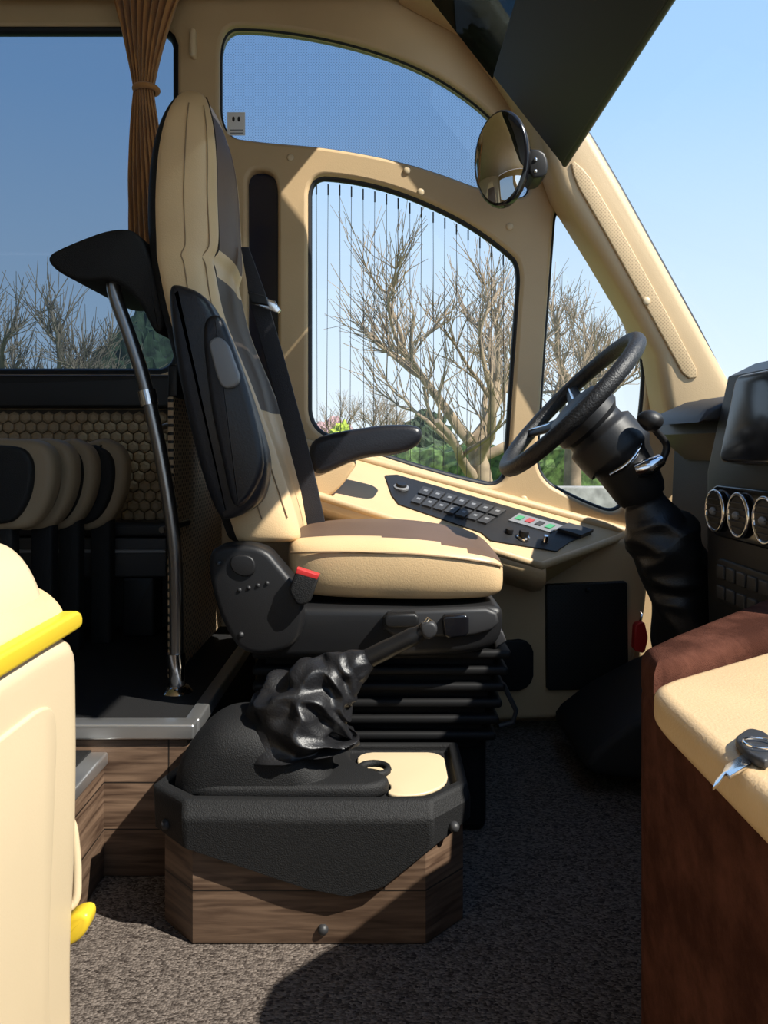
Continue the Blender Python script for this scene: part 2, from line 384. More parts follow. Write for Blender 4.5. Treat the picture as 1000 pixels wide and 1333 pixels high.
e=empty('door_1'); face('door_glass',[(-.55,-.82,.75),(.75,-.82,.75),(.75,-.82,1.25),(.30,-.82,2.1),(-.55,-.82,2.1)],M_clear,e)
e=empty('window_6'); face('side_glass',[(-3.0,-.82,1.15),(-.8,-.82,1.15),(-.8,-.82,2.1),(-3.0,-.82,2.1)],M_tintL,e)
box('light_block_wall_back',-3.26,-3.2,-.8,2.56,0,2.4,.005,M_beigeP,None)  # unseen box closing the cabin, added to keep the light inside down
box('light_block_wall_front',1.40,1.46,-.8,2.56,0,.90,.01,M_black,None)  # unseen box behind the dash, added to block light below the windshield
plat=empty('floor_platform')
box('platform_deck',-3.2,-.405,1.62,2.5,.005,.314,.004,M_blackM,plat)
box('riser_wood',-3.2,-.41,1.605,1.622,.0,.286,.002,M_wood,plat)
box('alu_nosing_front',-3.2,-.395,1.595,1.64,.288,.320,.005,M_alu,plat)
box('alu_nosing_side',-.425,-.392,1.63,2.45,.288,.320,.005,M_alu,plat)
st=empty('entry_step')
box('step_wood',-1.4,-.585,1.42,1.605,0,.235,.003,M_wood,st)
box('step_nosing',-1.4,-.575,1.40,1.604,.235,.262,.006,M_alu,st)
box('step_tread',-1.4,-.61,1.43,1.60,.262,.266,.001,M_blackM,st)

# ------------------------------------------------------------------ driver seat
seat=empty('driver_seat')
Yc=1.965
st_=[(116,240,258,.07),(121,226,266,.11),(135,211,270,.145),(160,197,275,.165),(200,187,278,.18),(250,183,278,.19),(290,183,280,.195),(318,185,280,.20),(332,187,270,.205),(345,189,275,.21),
(390,198,281,.225),(430,208,294,.235),(475,220,314,.24),(530,234,335,.24),(580,247,353,.24),(630,262,369,.24),(675,278,384,.238),(700,287,390,.232),(712,294,388,.22)]
half=[(-.02,-.5),(0.02,-.80),(0.09,-.95),(0.21,-1.0),(0.27,-1.03),(0.5,-1.04),(0.75,-1.01),(0.91,-.94),(.99,-.83),(1.0,-.77),(.975,-.73),(.985,-.66),(1.04,-.3)]
ring=half+[(1.05,0)]+[(x,-y) for x,y in reversed(half)]+[(-.04,0)]
nr=len(ring); V=[];Fc=[];mi=[]
for (row,xb,xf,w) in st_:
    Yn=Yc-w; z=H+(580-row)/F*Yn; X0=(xb-500)/F*Yn; X1=(xf-500)/F*Yn
    low=max(0,min(1,(row-330)/60))
    for (x,y) in ring:
        if x>.9 and abs(y)<.72: x-=(.06+.10*max(0,min(1,(row-480)/60)))*low
        V.append(Vector((X0+(X1-X0)*x,Yc+y*w,z)))
for s in range(len(st_)-1):
    row=(st_[s][0]+st_[s+1][0])/2
    for i in range(nr):
        j=(i+1)%nr; Fc.append((s*nr+i,s*nr+j,(s+1)*nr+j,(s+1)*nr+i))
        x=(ring[i][0]+ring[j][0])/2; y=abs((ring[i][1]+ring[j][1])/2)
        if x<.235: m=0
        elif y<.76 and x>.6:
            m= 2 if 128<row<322 else (1 if row<340 else (3 if row<505 else 1))
        else: m=1
        mi.append(m)
Fc.append(tuple(range(nr))); mi.append(1); Fc.append(tuple((len(st_)-1)*nr+i for i in range(nr))); mi.append(0)
mk('backrest',V,Fc,[M_blackM,M_beigeL,M_brownL,M_greyL],seat,mi,sub=2)
def bseam(name,fx,fy,r=.0022,mt=M_seam,lo=2,hi=17):
    pts=[]
    for (row,xb,xf,w) in st_[lo:hi]:
        Yn=Yc-w; z=H+(580-row)/F*Yn; X0=(xb-500)/F*Yn; X1=(xf-500)/F*Yn; pts.append(Vector((X0+(X1-X0)*fx,Yc+fy*w,z)))
    return tube(name,cat(pts,4,False),r,mt,seat,n=6)
bseam('seam_side',.60,-1.028,.0016)
bseam('seam_front',.90,-.94,.0014)
bseam('panel_seam',.985,-.76,.0025,mat('dark_piping',(.03,.02,.015),.6),1,12)
prism('folded_armrest',[(226,378),(248,377),(272,392),(290,425),(318,492),(346,578),(350,618),(338,655),(302,674),(284,662),(262,600),(240,505),(228,430)],1.68,1.64,1.735,.022,M_blackL,seat,sm='c')
prism('armrest_pad_side',[(268,430),(285,412),(298,432),(322,500),(341,575),(343,615),(325,650),(306,655),(292,600),(276,520)],1.65,1.622,1.67,.013,M_blackL,seat,sm='c')
prism('armrest_latch',[(273,446),(286,438),(298,448),(314,493),(309,504),(292,507),(284,490)],1.62,1.602,1.64,.005,M_grey,seat,sm=2,lim=.008)
cu=[(366,712,770,.17),(376,706,778,.21),(400,702,782,.235),(440,699,784,.25),(500,699,785,.262),(540,701,785,.265),(575,705,785,.266),(610,711,784,.262),(640,718,783,.252),(655,727,778,.235),(662,745,770,.20)]
Yq=1.95
chalf=[(0,-.5),(.0,-.85),(.10,-.97),(.45,-1.005),(.72,-1.0),(.79,-.995),(.88,-.95),(.94,-.89),(.975,-.83),(.98,-.79),(1.0,-.72),(1.05,-.3)]
cring=chalf+[(1.07,0)]+[(a,-b_) for a,b_ in reversed(chalf)]+[(0,0)]
V=[];Fc=[];mi=[];nr=len(cring)
for (x,rt,rb,w) in cu:
    Yn=1.70; X=(x-500)/F*Yn; z1=H+(580-rt)/F*Yn; z0=H+(580-rb)/F*Yn
    for zz,y in cring: V.append(Vector((X,Yq+y*w,z0+(z1-z0)*zz)))
for s in range(len(cu)-1):
    x=(cu[s][0]+cu[s+1][0])/2
    lim_=.80 if x<520 else (.85 if x<560 else (.90 if x<600 else .95))
    for i in range(nr):
        j=(i+1)%nr; Fc.append((s*nr+i,s*nr+j,(s+1)*nr+j,(s+1)*nr+i))
        zz=(cring[i][0]+cring[j][0])/2;y=abs((cring[i][1]+cring[j][1])/2)
        mi.append(1 if (zz>.8 and y<lim_) else 0)
Fc.append(tuple(range(nr))); mi.append(0); Fc.append(tuple((len(cu)-1)*nr+i for i in range(nr))); mi.append(0)
mk('seat_cushion',V,Fc,[M_beigeL,M_brownL],seat,mi,sub=2)
pts=[]
for (x,rt,rb,w) in cu[1:-1]:
    X=(x-500)/F*1.70; z1=H+(580-rt)/F*1.7; z0=H+(580-rb)/F*1.7; pts.append(Vector((X,Yq-w*1.0,z0+(z1-z0)*.77)))
tube('cushion_seam',cat(pts,4,False),.0025,M_seam,seat,n=6)
prism('recliner_cover',[(272,722),(290,706),(345,708),(368,735),(396,768),(400,800),(388,838),(350,850),(318,846),(300,822),(282,780)],1.69,1.66,1.74,.014,M_black,seat,sm=2,lim=.03)
prism('recliner_knob',[(300,722),(330,722),(335,745),(318,752),(300,742)],1.66,1.653,1.665,.004,M_black,seat,sm=2)
for i in range(4): ball('recliner_bolt_%d'%i,P(312+i*12,768-i*3,1.66),.0045,M_dkgrey,seat)
ball('cover_screw',P(285,733,1.66),.006,M_dkgrey,seat); ball('cover_screw_b',P(314,826,1.66),.006,M_dkgrey,seat)
prism('seat_frame',[(300,800),(330,786),(560,788),(648,784),(655,800),(648,835),(615,848),(540,852),(340,854),(310,835)],1.72,1.69,2.2,.02,M_black,seat,sm=2)
prism('control_strip',[(498,795),(645,790),(650,815),(610,828),(500,826)],1.69,1.675,1.71,.008,M_dkgrey,seat,sm=1)
prism('control_lever_a',[(500,798),(545,797),(545,815),(500,816)],1.67,1.655,1.69,.006,M_black,seat,sm=1,lim=.008)
prism('control_lever_b',[(574,800),(610,798),(610,826),(578,830)],1.67,1.655,1.69,.006,M_blackG,seat,sm=1,lim=.008)
prism('buckle_housing',[(376,768),(386,742),(416,750),(404,784),(388,788)],1.64,1.628,1.66,.006,M_blackM,seat,sm=1,lim=.006)
prism('buckle_button',[(387,739),(416,748),(413,754),(385,746)],1.635,1.628,1.655,.002,M_red,seat)
for i in range(6):
    z1=.435-i*.037
    xr=.29-.007*i
    box('bellows_rib_%d'%i,-.30,xr,1.74,2.19,z1-.020,z1,.008,M_bellow,seat,c=.009)
    box('bellows_fold_%d'%i,-.275,xr-.035,1.765,2.165,z1-.045,z1-.015,.006,M_bellow,seat)
box('suspension_base',-.27,.24,1.79,2.15,.0,.24,.02,M_bellow,seat)
prism('front_flap',[(640,815),(655,822),(660,835),(645,845)],1.75,1.75,2.1,.005,M_dkgrey,seat)
tube('slide_bar',[P(655,890,1.8),P(672,925,1.8),P(668,940,1.8),P(650,945,1.8)],.006,M_dkgrey,seat,n=8)
prism('armrest',[(405,572),(440,562),(500,553),(543,553),(551,565),(545,580),(520,592),(470,596),(412,622),(402,600)],2.22,2.19,2.27,.02,M_blackL,seat,sm=2)
prism('armrest_bracket',[(400,590),(470,596),(440,640),(400,660)],2.22,2.2,2.25,.01,M_beigeL,seat,sm=2)
prism('belt_strap',[(314,322),(324,322),(345,380),(370,465),(396,560),(414,635),(425,688),(401,690),(392,640),(372,565),(348,475),(326,395)],2.03,2.025,2.032,.002,mat('belt_webbing',(.010,.010,.015),.6,bump=.3,bscale=500),seat)
prism('belt_tongue',[(325,383),(358,392),(366,404),(362,408),(330,396)],1.99,1.985,2.0,.003,M_chrome,seat)
prism('belt_tongue_cover',[(323,380),(347,386),(350,398),(328,395)],1.98,1.97,2.0,.004,M_black,seat)

# ------------------------------------------------------------------ guard rail, pole and partition
gp=empty('grab_pole')
tube('pole',cat([P(146,352,1.83),P(150,385,1.83),P(166,430,1.83),P(186,490,1.83),P(203,560,1.83),P(218,640,1.83),P(228,720,1.83),P(230,800,1.83),P(230,880,1.83),P(231,900,1.83)],5,False),.0165,M_pole,gp)
for nm,(a,c_,r) in {'joint_top':((191,508),(195,527),.021),'joint_base':((229,850),(230,868),.022),'base_tube':((230,866),(231,896),.019)}.items():
    tube(nm,[P(*a,1.83),P(*c_,1.83)],r,M_chrome,gp,n=20)
tube('base_flange',[P(231,892,1.83),P(231,900,1.83)],[.025,.036],M_chrome,gp,n=20)
prism('padded_top',[(68,338),(95,324),(150,303),(186,304),(207,350),(222,430),(208,440),(192,405),(178,385),(150,366),(110,372),(78,355)],1.82,1.78,2.2,.012,M_blackM,gp,sm=2)
tube('cross_bar',[P(150,362,1.84),P(190,380,1.84),P(225,400,1.9)],.011,M_pole,gp)
tube('cross_bar_low',[P(196,560,1.86),P(232,552,1.95)],.008,M_pole,gp)
tube('cross_bar_base',[P(210,690,1.86),P(245,680,1.95)],.008,M_pole,gp)
gd=empty('driver_partition')
box('perforated_panel',-.53,-.515,1.88,2.44,.33,1.02,.004,M_perf,gd)
box('dark_upper_panel',-.535,-.51,1.9,2.44,1.02,1.10,.005,M_black,gd)
M_pb=mat('passenger_beige',(.30,.225,.14),.6)
for k,(x0,x1,yy) in enumerate([(-75,70,1.98),(5,97,2.08),(50,124,2.17),(92,165,2.26)]):
    s=empty('passenger_seat')
    o=[(x0,690),(x0,600),(x0+12,578),(x0+40,570),(x1-30,571),(x1-10,580),(x1,602),(x1-4,645),(x1-22,680),(x1-45,692)]
    prism('back_shell',o,yy,yy,yy+.07,.02,M_pb,s,sm=3,lim=.05)
    i_=[((a-x0)*.86+x0-4,(b_-632)*.86+632) for a,b_ in o]
    prism('dark_insert',i_,yy-.005,yy-.02,yy+.02,.012,M_blackM,s,sm=3,lim=.05)
    cx=((x0+x1)/2-500)/1000*yy
    box('seat_mount',cx-.03,cx+.03,yy+.01,yy+.06,.31,.72,.01,M_blackM,s)
sh=empty('storage_shelf')
box('shelf_top',-1.6,-.62,2.34,2.44,.62,.665,.01,M_black,sh)
box('shelf_front',-1.2,-.66,2.33,2.345,.50,.62,.006,M_dkgrey,sh)
box('shelf_rail',-1.6,-.66,2.32,2.33,.575,.585,.003,M_grey,sh)
box('shelf_leg',-.80,-.70,2.34,2.43,.315,.50,.01,M_black,sh)
cur=empty('curtain')
V=[];Fc=[];rows_=60;cols=70
def cw(t):
    if t<.38: q=t/.38; return .098*(1-q)**1.2+.03
    q=(t-.38)/.62; return .03+.035*math.sin(min(1,q*1.5)*math.pi/2)
for i in range(rows_+1):
    t=i/rows_; z=2.37-t*.98; w=cw(t); cx=-.735-.01*math.sin(t*5)
    for j in range(cols+1):
        s_=j/cols; x=cx+(s_-.5)*2*w; amp=.010+.014*min(1,w/.08)
        V.append((x,2.37+amp*math.sin(s_*math.pi*17+math.sin(t*4))+.02*abs(s_-.5),z))
for i in range(rows_):
    for j in range(cols): a=i*(cols+1)+j; Fc.append((a,a+1,a+cols+2,a+cols+1))
o=mk('fabric',V,Fc,M_curt,cur,smooth=80); so=o.modifiers.new('s','SOLIDIFY'); so.thickness=.002
tube('tie_band',[( -.735+.034*math.cos(a),2.375+.034*math.sin(a),2.00) for a in [2*math.pi*k/20 for k in range(20)]],.009,M_curt,cur,closed=True,n=8)
stk=empty('window_sticker')
sp=pp([(296,146),(319,146),(319,176),(296,176)],2.505)
slab('paper',sp,2.505,2.508,.0005,M_white,stk)
for k,x in enumerate((304,311)): ball('footprint_%d'%k,P(x,155,2.504),.0055,M_black,stk,(.8,.2,1.6))
for k in range(2): box('text_line_%d'%k,P(299,0,2.5).x,P(316,0,2.5).x,2.503,2.506,P(0,168+k*4,2.5).z-.003,P(0,168+k*4,2.5).z,.0005,M_grey,stk)
# ------------------------------------------------------------------ mirror
mr=empty('interior_round_mirror')
C=P(652,206,2.28); nrm=Vector((-.50,-.85,.02)).normalized(); u=Vector((0,0,1)).cross(nrm).normalized(); v_=nrm.cross(u)
f_=fr(C,u,v_)
slab('housing',circ(.086,40,.145),-.03,.008,.012,M_blackG,mr,frame=f_)
V=[];Fc=[];R,K=8,40
V.append(f_(0,0,.026))
for i in range(1,R+1):
    q=i/R
    for k in range(K):
        a=2*math.pi*k/K; V.append(f_(.077*q*math.cos(a),.135*q*math.sin(a),.008+.018*(1-q*q)))
for k in range(K): Fc.append((0,1+k,1+(k+1)%K))
for i in range(R-1):
    for k in range(K):
        a=1+i*K+k;b_=1+i*K+(k+1)%K; Fc.append((a,b_,b_+K,a+K))
mk('reflector',V,Fc,M_mirror,mr,smooth=80)
tube('arm',[f_(.0,0,-.02),P(680,222,2.33),P(704,220,2.36)],.013,M_black,mr)
prism('bracket',[(684,196),(706,198),(713,215),(710,232),(688,236)],2.27,2.25,2.36,.008,M_black,mr,sm=1)
for k,(x,y) in enumerate([(697,208),(697,223)]): ball('bracket_screw_%d'%k,P(x,y,2.25),.006,M_chrome,mr)
vs=empty('sun_visor')
vd=Vector((-.20,0,.257)).normalized(); f_=fr((.52,0,1.71),vd,(0,1,0))
slab('visor_board',[Vector((0,1.0)),Vector((.326,1.0)),Vector((.326,2.2)),Vector((0,2.2))],-.012,.012,.006,mat('visor_black',(.012,.012,.015),.6),vs,frame=f_)
slab('mesh_blind',[Vector((.33,1.0)),Vector((.80,1.0)),Vector((.80,2.24)),Vector((.33,2.24))],-.002,.002,.001,M_mesh,vs,frame=f_)
tube('roller_bar',[Vector((.52,.98,1.71)),Vector((.52,2.21,1.71))],.009,M_black,vs)

# ------------------------------------------------------------------ steering
sw=empty('steering_wheel')
C=P(742,527,1.95); u=Vector((.69,0,.72)).normalized(); v_=Vector((0,1,0)); n_=Vector((-.72,0,.69)).normalized()
RW=.225
tube('rim',[C+u*RW*math.cos(a)+v_*RW*math.sin(a) for a in [2*math.pi*k/72 for k in range(72)]],.0205,mat('rim_leather',(.011,.011,.012),.5,bump=.6,bscale=220),sw,n=16,closed=True)
d_=-n_
hubC=C+d_*.035
V_,F_=tubegeo([hubC+n_*.034,hubC+n_*.028,hubC+n_*.01,hubC-n_*.03,hubC-n_*.055],[.045,.074,.092,.092,.07],28); mk('hub',V_,F_,M_black,sw)
for k,a in enumerate([0.35,math.pi-.35,math.pi+.45,-0.45]):
    dr=u*math.sin(a)+v_*math.cos(a)
    tube('spoke_%d'%k,[hubC+dr*.05,hubC+dr*.12+n_*.015,C+dr*(RW-.005)],[.034,.024,.018],M_black,sw,flat=.45,ref=n_)
    tube('spoke_trim_%d'%k,[hubC+dr*.11+n_*.022,hubC+dr*.14+n_*.028,C+dr*(RW-.02)+n_*.008],[.005,.005,.003],M_chrome,sw,flat=.4,ref=n_)
sc_=empty('steering_column')
a0=hubC+d_*.03; a1=P(808,596,1.93); a2=P(838,648,1.93)
tube('shroud',cat([a0,a0.lerp(a1,.35),a0.lerp(a1,.75),a1,a2],5,False),[.078]*5+[.092]*5+[.092]*5+[.080,.076,.072,.068,.064]+[.056],M_black,sc_,n=28)
tube('chrome_ring',cat([P(794,618,1.85),P(815,605,1.84),P(830,588,1.845),P(835,572,1.87)],5,False),.006,M_chrome,sc_,n=8)
tube('lever_knuckle',[P(828,612,1.86),P(845,608,1.85),P(862,598,1.85)],[.020,.022,.014],M_chrome,sc_)
tube('stalk',cat([P(862,600,1.85),P(868,580,1.85),P(855,562,1.84),P(846,552,1.83)],5,False),.009,M_black,sc_,n=10)
tube('stalk_knob',cat([P(858,556,1.83),P(851,550,1.83),P(842,546,1.83),P(830,544,1.83)],4,False),[.014,.018,.021,.024,.026,.026,.026,.025,.024,.021,.017,.011,.006],M_black,sc_)
def ridged(seed,fs,ft,amp,o2=.1):
    def f(s,th):
        q=Vector((math.cos(th)*ft,math.sin(th)*ft,s*fs+seed))
        q+=Vector((1,1,1))*.6*noise.noise(q*.6)
        x=noise.noise(q); a=1-2.4*math.sqrt(x*x+.004); b_=noise.noise(q*2+Vector((3,1,7)))
        return 1+amp*(a-.5)+amp*o2*b_
    return f
tube('column_boot',cat([P(832,640,1.93),P(850,680,1.93),P(868,712,1.94),P(884,765,1.96),P(900,850,1.98)],20,False),[.052+.040*min(1,max(0,(i-8)/22)) for i in range(81)],M_boot,sc_,n=56,mod=ridged(3,5.5,.7,.16))
# ------------------------------------------------------------------ dashboard
da=empty('dashboard')
def yz(X): return lambda a,b_,d: Vector((X+d,a,b_))
def prof(name,pts,y0,y1,r,mt,par=da): return slab(name,[Vector(p) for p in pts],y0,y1,r,mt,par)
prof('centre_fascia',[(.76,.30),(.752,.60),(.752,.84),(.80,1.06),(.86,1.09),(1.0,1.03),(1.28,.88),(1.28,.02),(.86,.02)],1.05,1.80,.02,M_black)
prof('driver_fascia',[(.93,.35),(.86,.72),(.87,.93),(.93,1.02),(.99,1.0),(1.15,.86),(1.15,.02),(1.0,.02)],1.78,2.32,.03,M_blackM)
prof('door_side_fascia',[(.80,.30),(.80,.86),(.86,.95),(1.05,.95),(1.28,.86),(1.28,.02),(.86,.02)],-.75,1.06,.03,M_blackM)
prof('instrument_hood',[(.78,.93),(.80,.99),(.90,1.03),(1.0,1.0),(1.0,.86),(.86,.86)],1.76,2.22,.03,M_black)
prof('hood_lip',[(.74,.955),(.76,.985),(.84,1.02),(.86,1.0),(.80,.96)],1.80,2.14,.01,M_dkgrey)
su=Vector((0,-1,0)); sv=Vector((.045,0,.22)).normalized()
f_=fr((.765,1.55,.955),su,sv)
slab('screen_bezel',chaikin(rrect(.24,.19,.02),1),-.02,.012,.006,M_blackG,da,frame=lambda a,b_,d:f_(a,b_,-d))
slab('screen_glass',rrect(.205,.15,.01),.012,.0145,.001,M_screen,da,frame=lambda a,b_,d:f_(a,b_,-d))
for k in range(5):
    slab('screen_icon_%d'%k,rrect(.014,.003 if k%2 else .012,.0012),.0145,.0150,.0002,M_grey,da,frame=lambda a,b_,d,k=k:f_(a-.07+.03*k,b_+.045-.02*(k%3),-d))
slab('vent_strip',[p+Vector((1.46,.755)) for p in rrect(.60,.115,.05,8)],0,.015,.006,M_blackG,da,frame=yz(.742))
for k in range(5):
    y=1.705-.112*k
    tube('vent_ring_%d'%k,[(.735,y+.044*math.cos(a),.755+.044*math.sin(a)) for a in [2*math.pi*q/32 for q in range(32)]],.0048,M_chrome,da,closed=True,n=10)
    slab('vent_dial_%d'%k,[p+Vector((y,.755)) for p in circ(.040)],0,.012,.003,M_black,da,frame=yz(.733))
    for q in range(5):
        yy=-.026+.013*q; hh=math.sqrt(.036**2-yy**2)
        slab('vent_fin_%d_%d'%(k,q),[Vector((y-hh,.755+yy-.0012)),Vector((y+hh,.755+yy-.0012)),Vector((y+hh,.755+yy+.0012)),Vector((y-hh,.755+yy+.0012))],0,.008,.0005,M_dkgrey,da,frame=yz(.7285))
    ball('vent_hub_%d'%k,(.731,y,.755),.009,M_grey,da)
slab('button_row_panel',[p+Vector((1.47,.60)) for p in rrect(.5,.10,.02)],0,.01,.004,M_black,da,frame=yz(.744))
for k in range(10):
    for j in range(2):
        slab('button_%d_%d'%(k,j),[p+Vector((1.69-.048*k,.622-.045*j)) for p in rrect(.036,.03,.004)],0,.01,.003,M_dkgrey,da,frame=yz(.738))
prof('lower_fascia',[(.80,.0),(.74,.10),(.74,.40),(.80,.52),(.95,.52),(.95,.0)],1.05,1.70,.03,M_blackM)
prism('heel_board',[(735,940),(780,905),(850,868),(900,850),(960,850),(960,990),(735,960)],2.2,1.95,2.33,.02,M_blackM,da,sm=1)
# entry partition
en=empty('entry_partition')
plan=[(.315,-.2),(.315,.93),(.33,.985),(.385,1.045),(.70,1.36),(.74,1.36),(.74,-.2)]
fz=lambda a,b_,d: Vector((a,b_,d))
slab('suede_body',[Vector(p) for p in plan],.0,.60,.02,M_suede,en,frame=fz)
slab('suede_rim',[Vector(p) for p in [(.316,.90),(.33,.985),(.385,1.045),(.70,1.36),(.74,1.36),(.74,1.13),(.55,1.06),(.40,.955)]],.57,.645,.022,M_suede,en,frame=fz)
slab('leather_top',chaikin([Vector(p) for p in [(.300,-.2),(.300,.60),(.302,.86),(.315,.895),(.40,.955),(.55,1.06),(.74,1.14),(.74,-.2)]],2),.580,.625,.015,M_beigeL,en,frame=fz)
key=empty('ignition_key')
kz=.626
def kp(x,y):
    Y=(H-kz)/(y-580)*1000; return Vector(((x-500)/1000*Y,Y))
slab('key_head',chaikin([kp(955,972),kp(975,958),kp(1000,965),kp(1008,985),kp(1000,1005),kp(975,995)],2,.005),kz,kz+.009,.003,M_dkgrey,key,frame=fz)
slab('key_blade',[kp(968,985),kp(978,998),kp(950,1015),kp(945,1010),kp(938,1022),kp(928,1030),kp(932,1018),kp(940,1010),kp(944,1000)],kz,kz+.003,.0006,M_chrome,key,frame=fz)
tube('key_ring',[Vector((kp(990,985).x+.014*math.cos(a),kp(990,985).y+.012*math.sin(a),kz+.012)) for a in [2*math.pi*q/24 for q in range(24)]],.0012,M_chrome,key,closed=True,n=6)

# ------------------------------------------------------------------ handbrake console
hc=empty('handbrake_console')
oct_=[(-.345,1.385),(.075,1.385),(.150,1.46),(.150,1.59),(-.415,1.59),(-.415,1.455)]
slab('wood_body',[Vector(p) for p in oct_],0,.235,.004,M_wood,hc,frame=fz)
big=[(-.355,1.365,.185),(-.14,1.362,.115),(-.065,1.362,.10),(.0,1.362,.118),(.085,1.365,.185),(.163,1.447,.20),(.163,1.665,.20),(-.385,1.665,.20),(-.432,1.445,.185)]
top_=[(-.36,1.385),(-.14,1.380),(-.065,1.380),(.0,1.380),(.085,1.385),(.158,1.455),(.158,1.655),(-.38,1.655),(-.437,1.447)]
inn=[(-.345,1.405),(-.14,1.40),(-.065,1.40),(.0,1.40),(.078,1.405),(.138,1.465),(.138,1.64),(-.36,1.64),(-.41,1.46)]
V=[];Fc=[];n=9
for (x,y,z) in big: V.append((x,y,z))
for (x,y,z) in big: V.append((x*1.003,y-.002,.236))
for (x,y) in top_: V.append((x,y,.262))
for (x,y) in inn: V.append((x,y,.262))
for (x,y) in inn: V.append((x,y,.245))
for k in range(4):
    for i in range(n): j=(i+1)%n; Fc.append((k*n+i,k*n+j,(k+1)*n+j,(k+1)*n+i))
Fc.append(tuple(4*n+i for i in range(n)))
o=mk('black_tray_skirt',V,Fc,M_blackM,hc,smooth=25); bv=o.modifiers.new('b','BEVEL'); bv.width=.006; bv.segments=3; bv.limit_method='ANGLE'
slab('raised_surround',chaikin([Vector(p) for p in [(-.39,1.43),(-.33,1.41),(-.02,1.41),(.02,1.45),(-.03,1.50),(-.07,1.54),(-.07,1.63),(-.36,1.63)]],2),.245,.275,.012,M_blackM,hc,frame=fz)
slab('beige_tray_mat',chaikin([Vector(p) for p in [(.0,1.425),(.07,1.425),(.125,1.475),(.125,1.625),(-.055,1.625),(-.055,1.55),(.02,1.47)]],2),.245,.252,.003,M_beigePl,hc,frame=fz)
tube('cup_recess',[Vector((-.02+.028*math.cos(a),1.50+.028*math.sin(a),.268)) for a in [2*math.pi*q/24 for q in range(24)]],.007,M_blackM,hc,closed=True,n=8)
for k,(x,y,z) in enumerate([(-.40,1.41,.205),(.128,1.40,.205),(-.11,1.385,.028)]): ball('bolt_%d'%k,(x,y,z),.010,M_dkgrey,hc)
hb=empty('parking_brake_lever')
prism('dome_base',[(230,1052),(232,1010),(240,978),(262,948),(292,925),(340,925),(400,950),(438,995),(446,1052)],1.50,1.415,1.60,.06,M_blackM,hb,sm=3,lim=.05)
pts=cat([P(x,y,1.482) for x,y in [(392,972),(391,950),(400,925),(420,900),(441,882),(462,868),(480,858)]],24,False)
rr=[.100,.103,.092,.070,.052,.034,.020]
rad=[]
for i in range(len(pts)):
    q=i/24; k=min(int(q),5); t_=q-k; t_=t_*t_*(3-2*t_); rad.append(rr[k]+(rr[min(k+1,6)]-rr[k])*t_)
rg=ridged(9,6.0,1.0,.36,.15)
tube('gaiter',pts,rad,M_boot,hb,n=120,mod=lambda s,th: 1+(rg(s,th)-1+.05*math.sin(6*th+3*s))*min(1,2.2*(1.02-s)),flat=.78,ref=(0,1,0))
tube('grip',cat([P(462,868,1.49),P(478,858,1.49),P(510,842,1.48),P(545,825,1.47),P(562,815,1.465)],5,False),[.016]*5+[.0185]*5+[.0175]*5+[.015]*5+[.014],M_black,hb,n=16)
prism('grip_cap',[(545,812),(562,806),(571,817),(562,831),(550,828)],1.465,1.450,1.48,.006,M_dkgrey,hb,sm=1,lim=.006)
tube('release_button',[P(556,812,1.462),P(560,806,1.462)],.007,M_chrome,hb,n=12)

# ------------------------------------------------------------------ folded guide seat (left foreground)
gs=empty('folding_guide_seat')
fx=lambda a,b_,d: Vector((d,a,b_))
slab('seat_box',chaikin([Vector(p) for p in [(.30,.0),(.30,.66),(.92,.665),(1.0,.655),(1.005,.50),(1.0,.38),(.985,.26),(.99,.0)]],2),-.95,-.396,.022,M_beigePl,gs,frame=fx)
slab('side_recess_panel',chaikin([Vector(p) for p in [(.40,.06),(.40,.60),(.90,.60),(.925,.57),(.90,.30),(.91,.06)]],2),-.41,-.392,.004,M_beigePl,gs,frame=fx)
slab('yellow_edge',chaikin([Vector(p) for p in [(.30,.655),(.30,.680),(.99,.688),(1.005,.680),(1.005,.664),(.99,.662)]],1,.008),-.45,-.393,.006,M_yellow,gs,frame=fx)
slab('seat_top',chaikin([Vector(p) for p in [(-.93,.66),(-.93,.785),(-.60,.79),(-.49,.785),(-.455,.765),(-.43,.72),(-.42,.66)]],3,.04),.30,.985,.03,M_beigePl,gs)
slab('top_pad',chaikin([Vector(p) for p in [(-.56,.67),(-.56,.715),(-.49,.73),(-.44,.72),(-.412,.695),(-.407,.67)]],2),.80,.997,.018,M_beigeL,gs)
slab('inner_tray',chaikin([Vector(p) for p in [(-.70,.66),(-.70,.70),(-.412,.697),(-.405,.66)]],1),.36,.98,.01,M_beigeL,gs)
tube('pull_handle',cat([Vector((-.425,1.0,.41)),Vector((-.412,1.01,.405)),Vector((-.407,1.013,.37)),Vector((-.405,1.013,.33)),Vector((-.407,1.01,.30)),Vector((-.425,1.0,.29))],5,False),.006,M_beigePl,gs,n=10)
slab('yellow_lever',chaikin([Vector(((x-500)/1000*1.02,H+(580-y)/1000*1.02)) for x,y in [(76,1222),(82,1200),(100,1180),(120,1177),(124,1190),(115,1210),(95,1224)]],2,.01),1.000,1.032,.007,M_yellow,gs)
ball('side_screw',(-.396,.96,.165),.009,M_beigePl,gs)

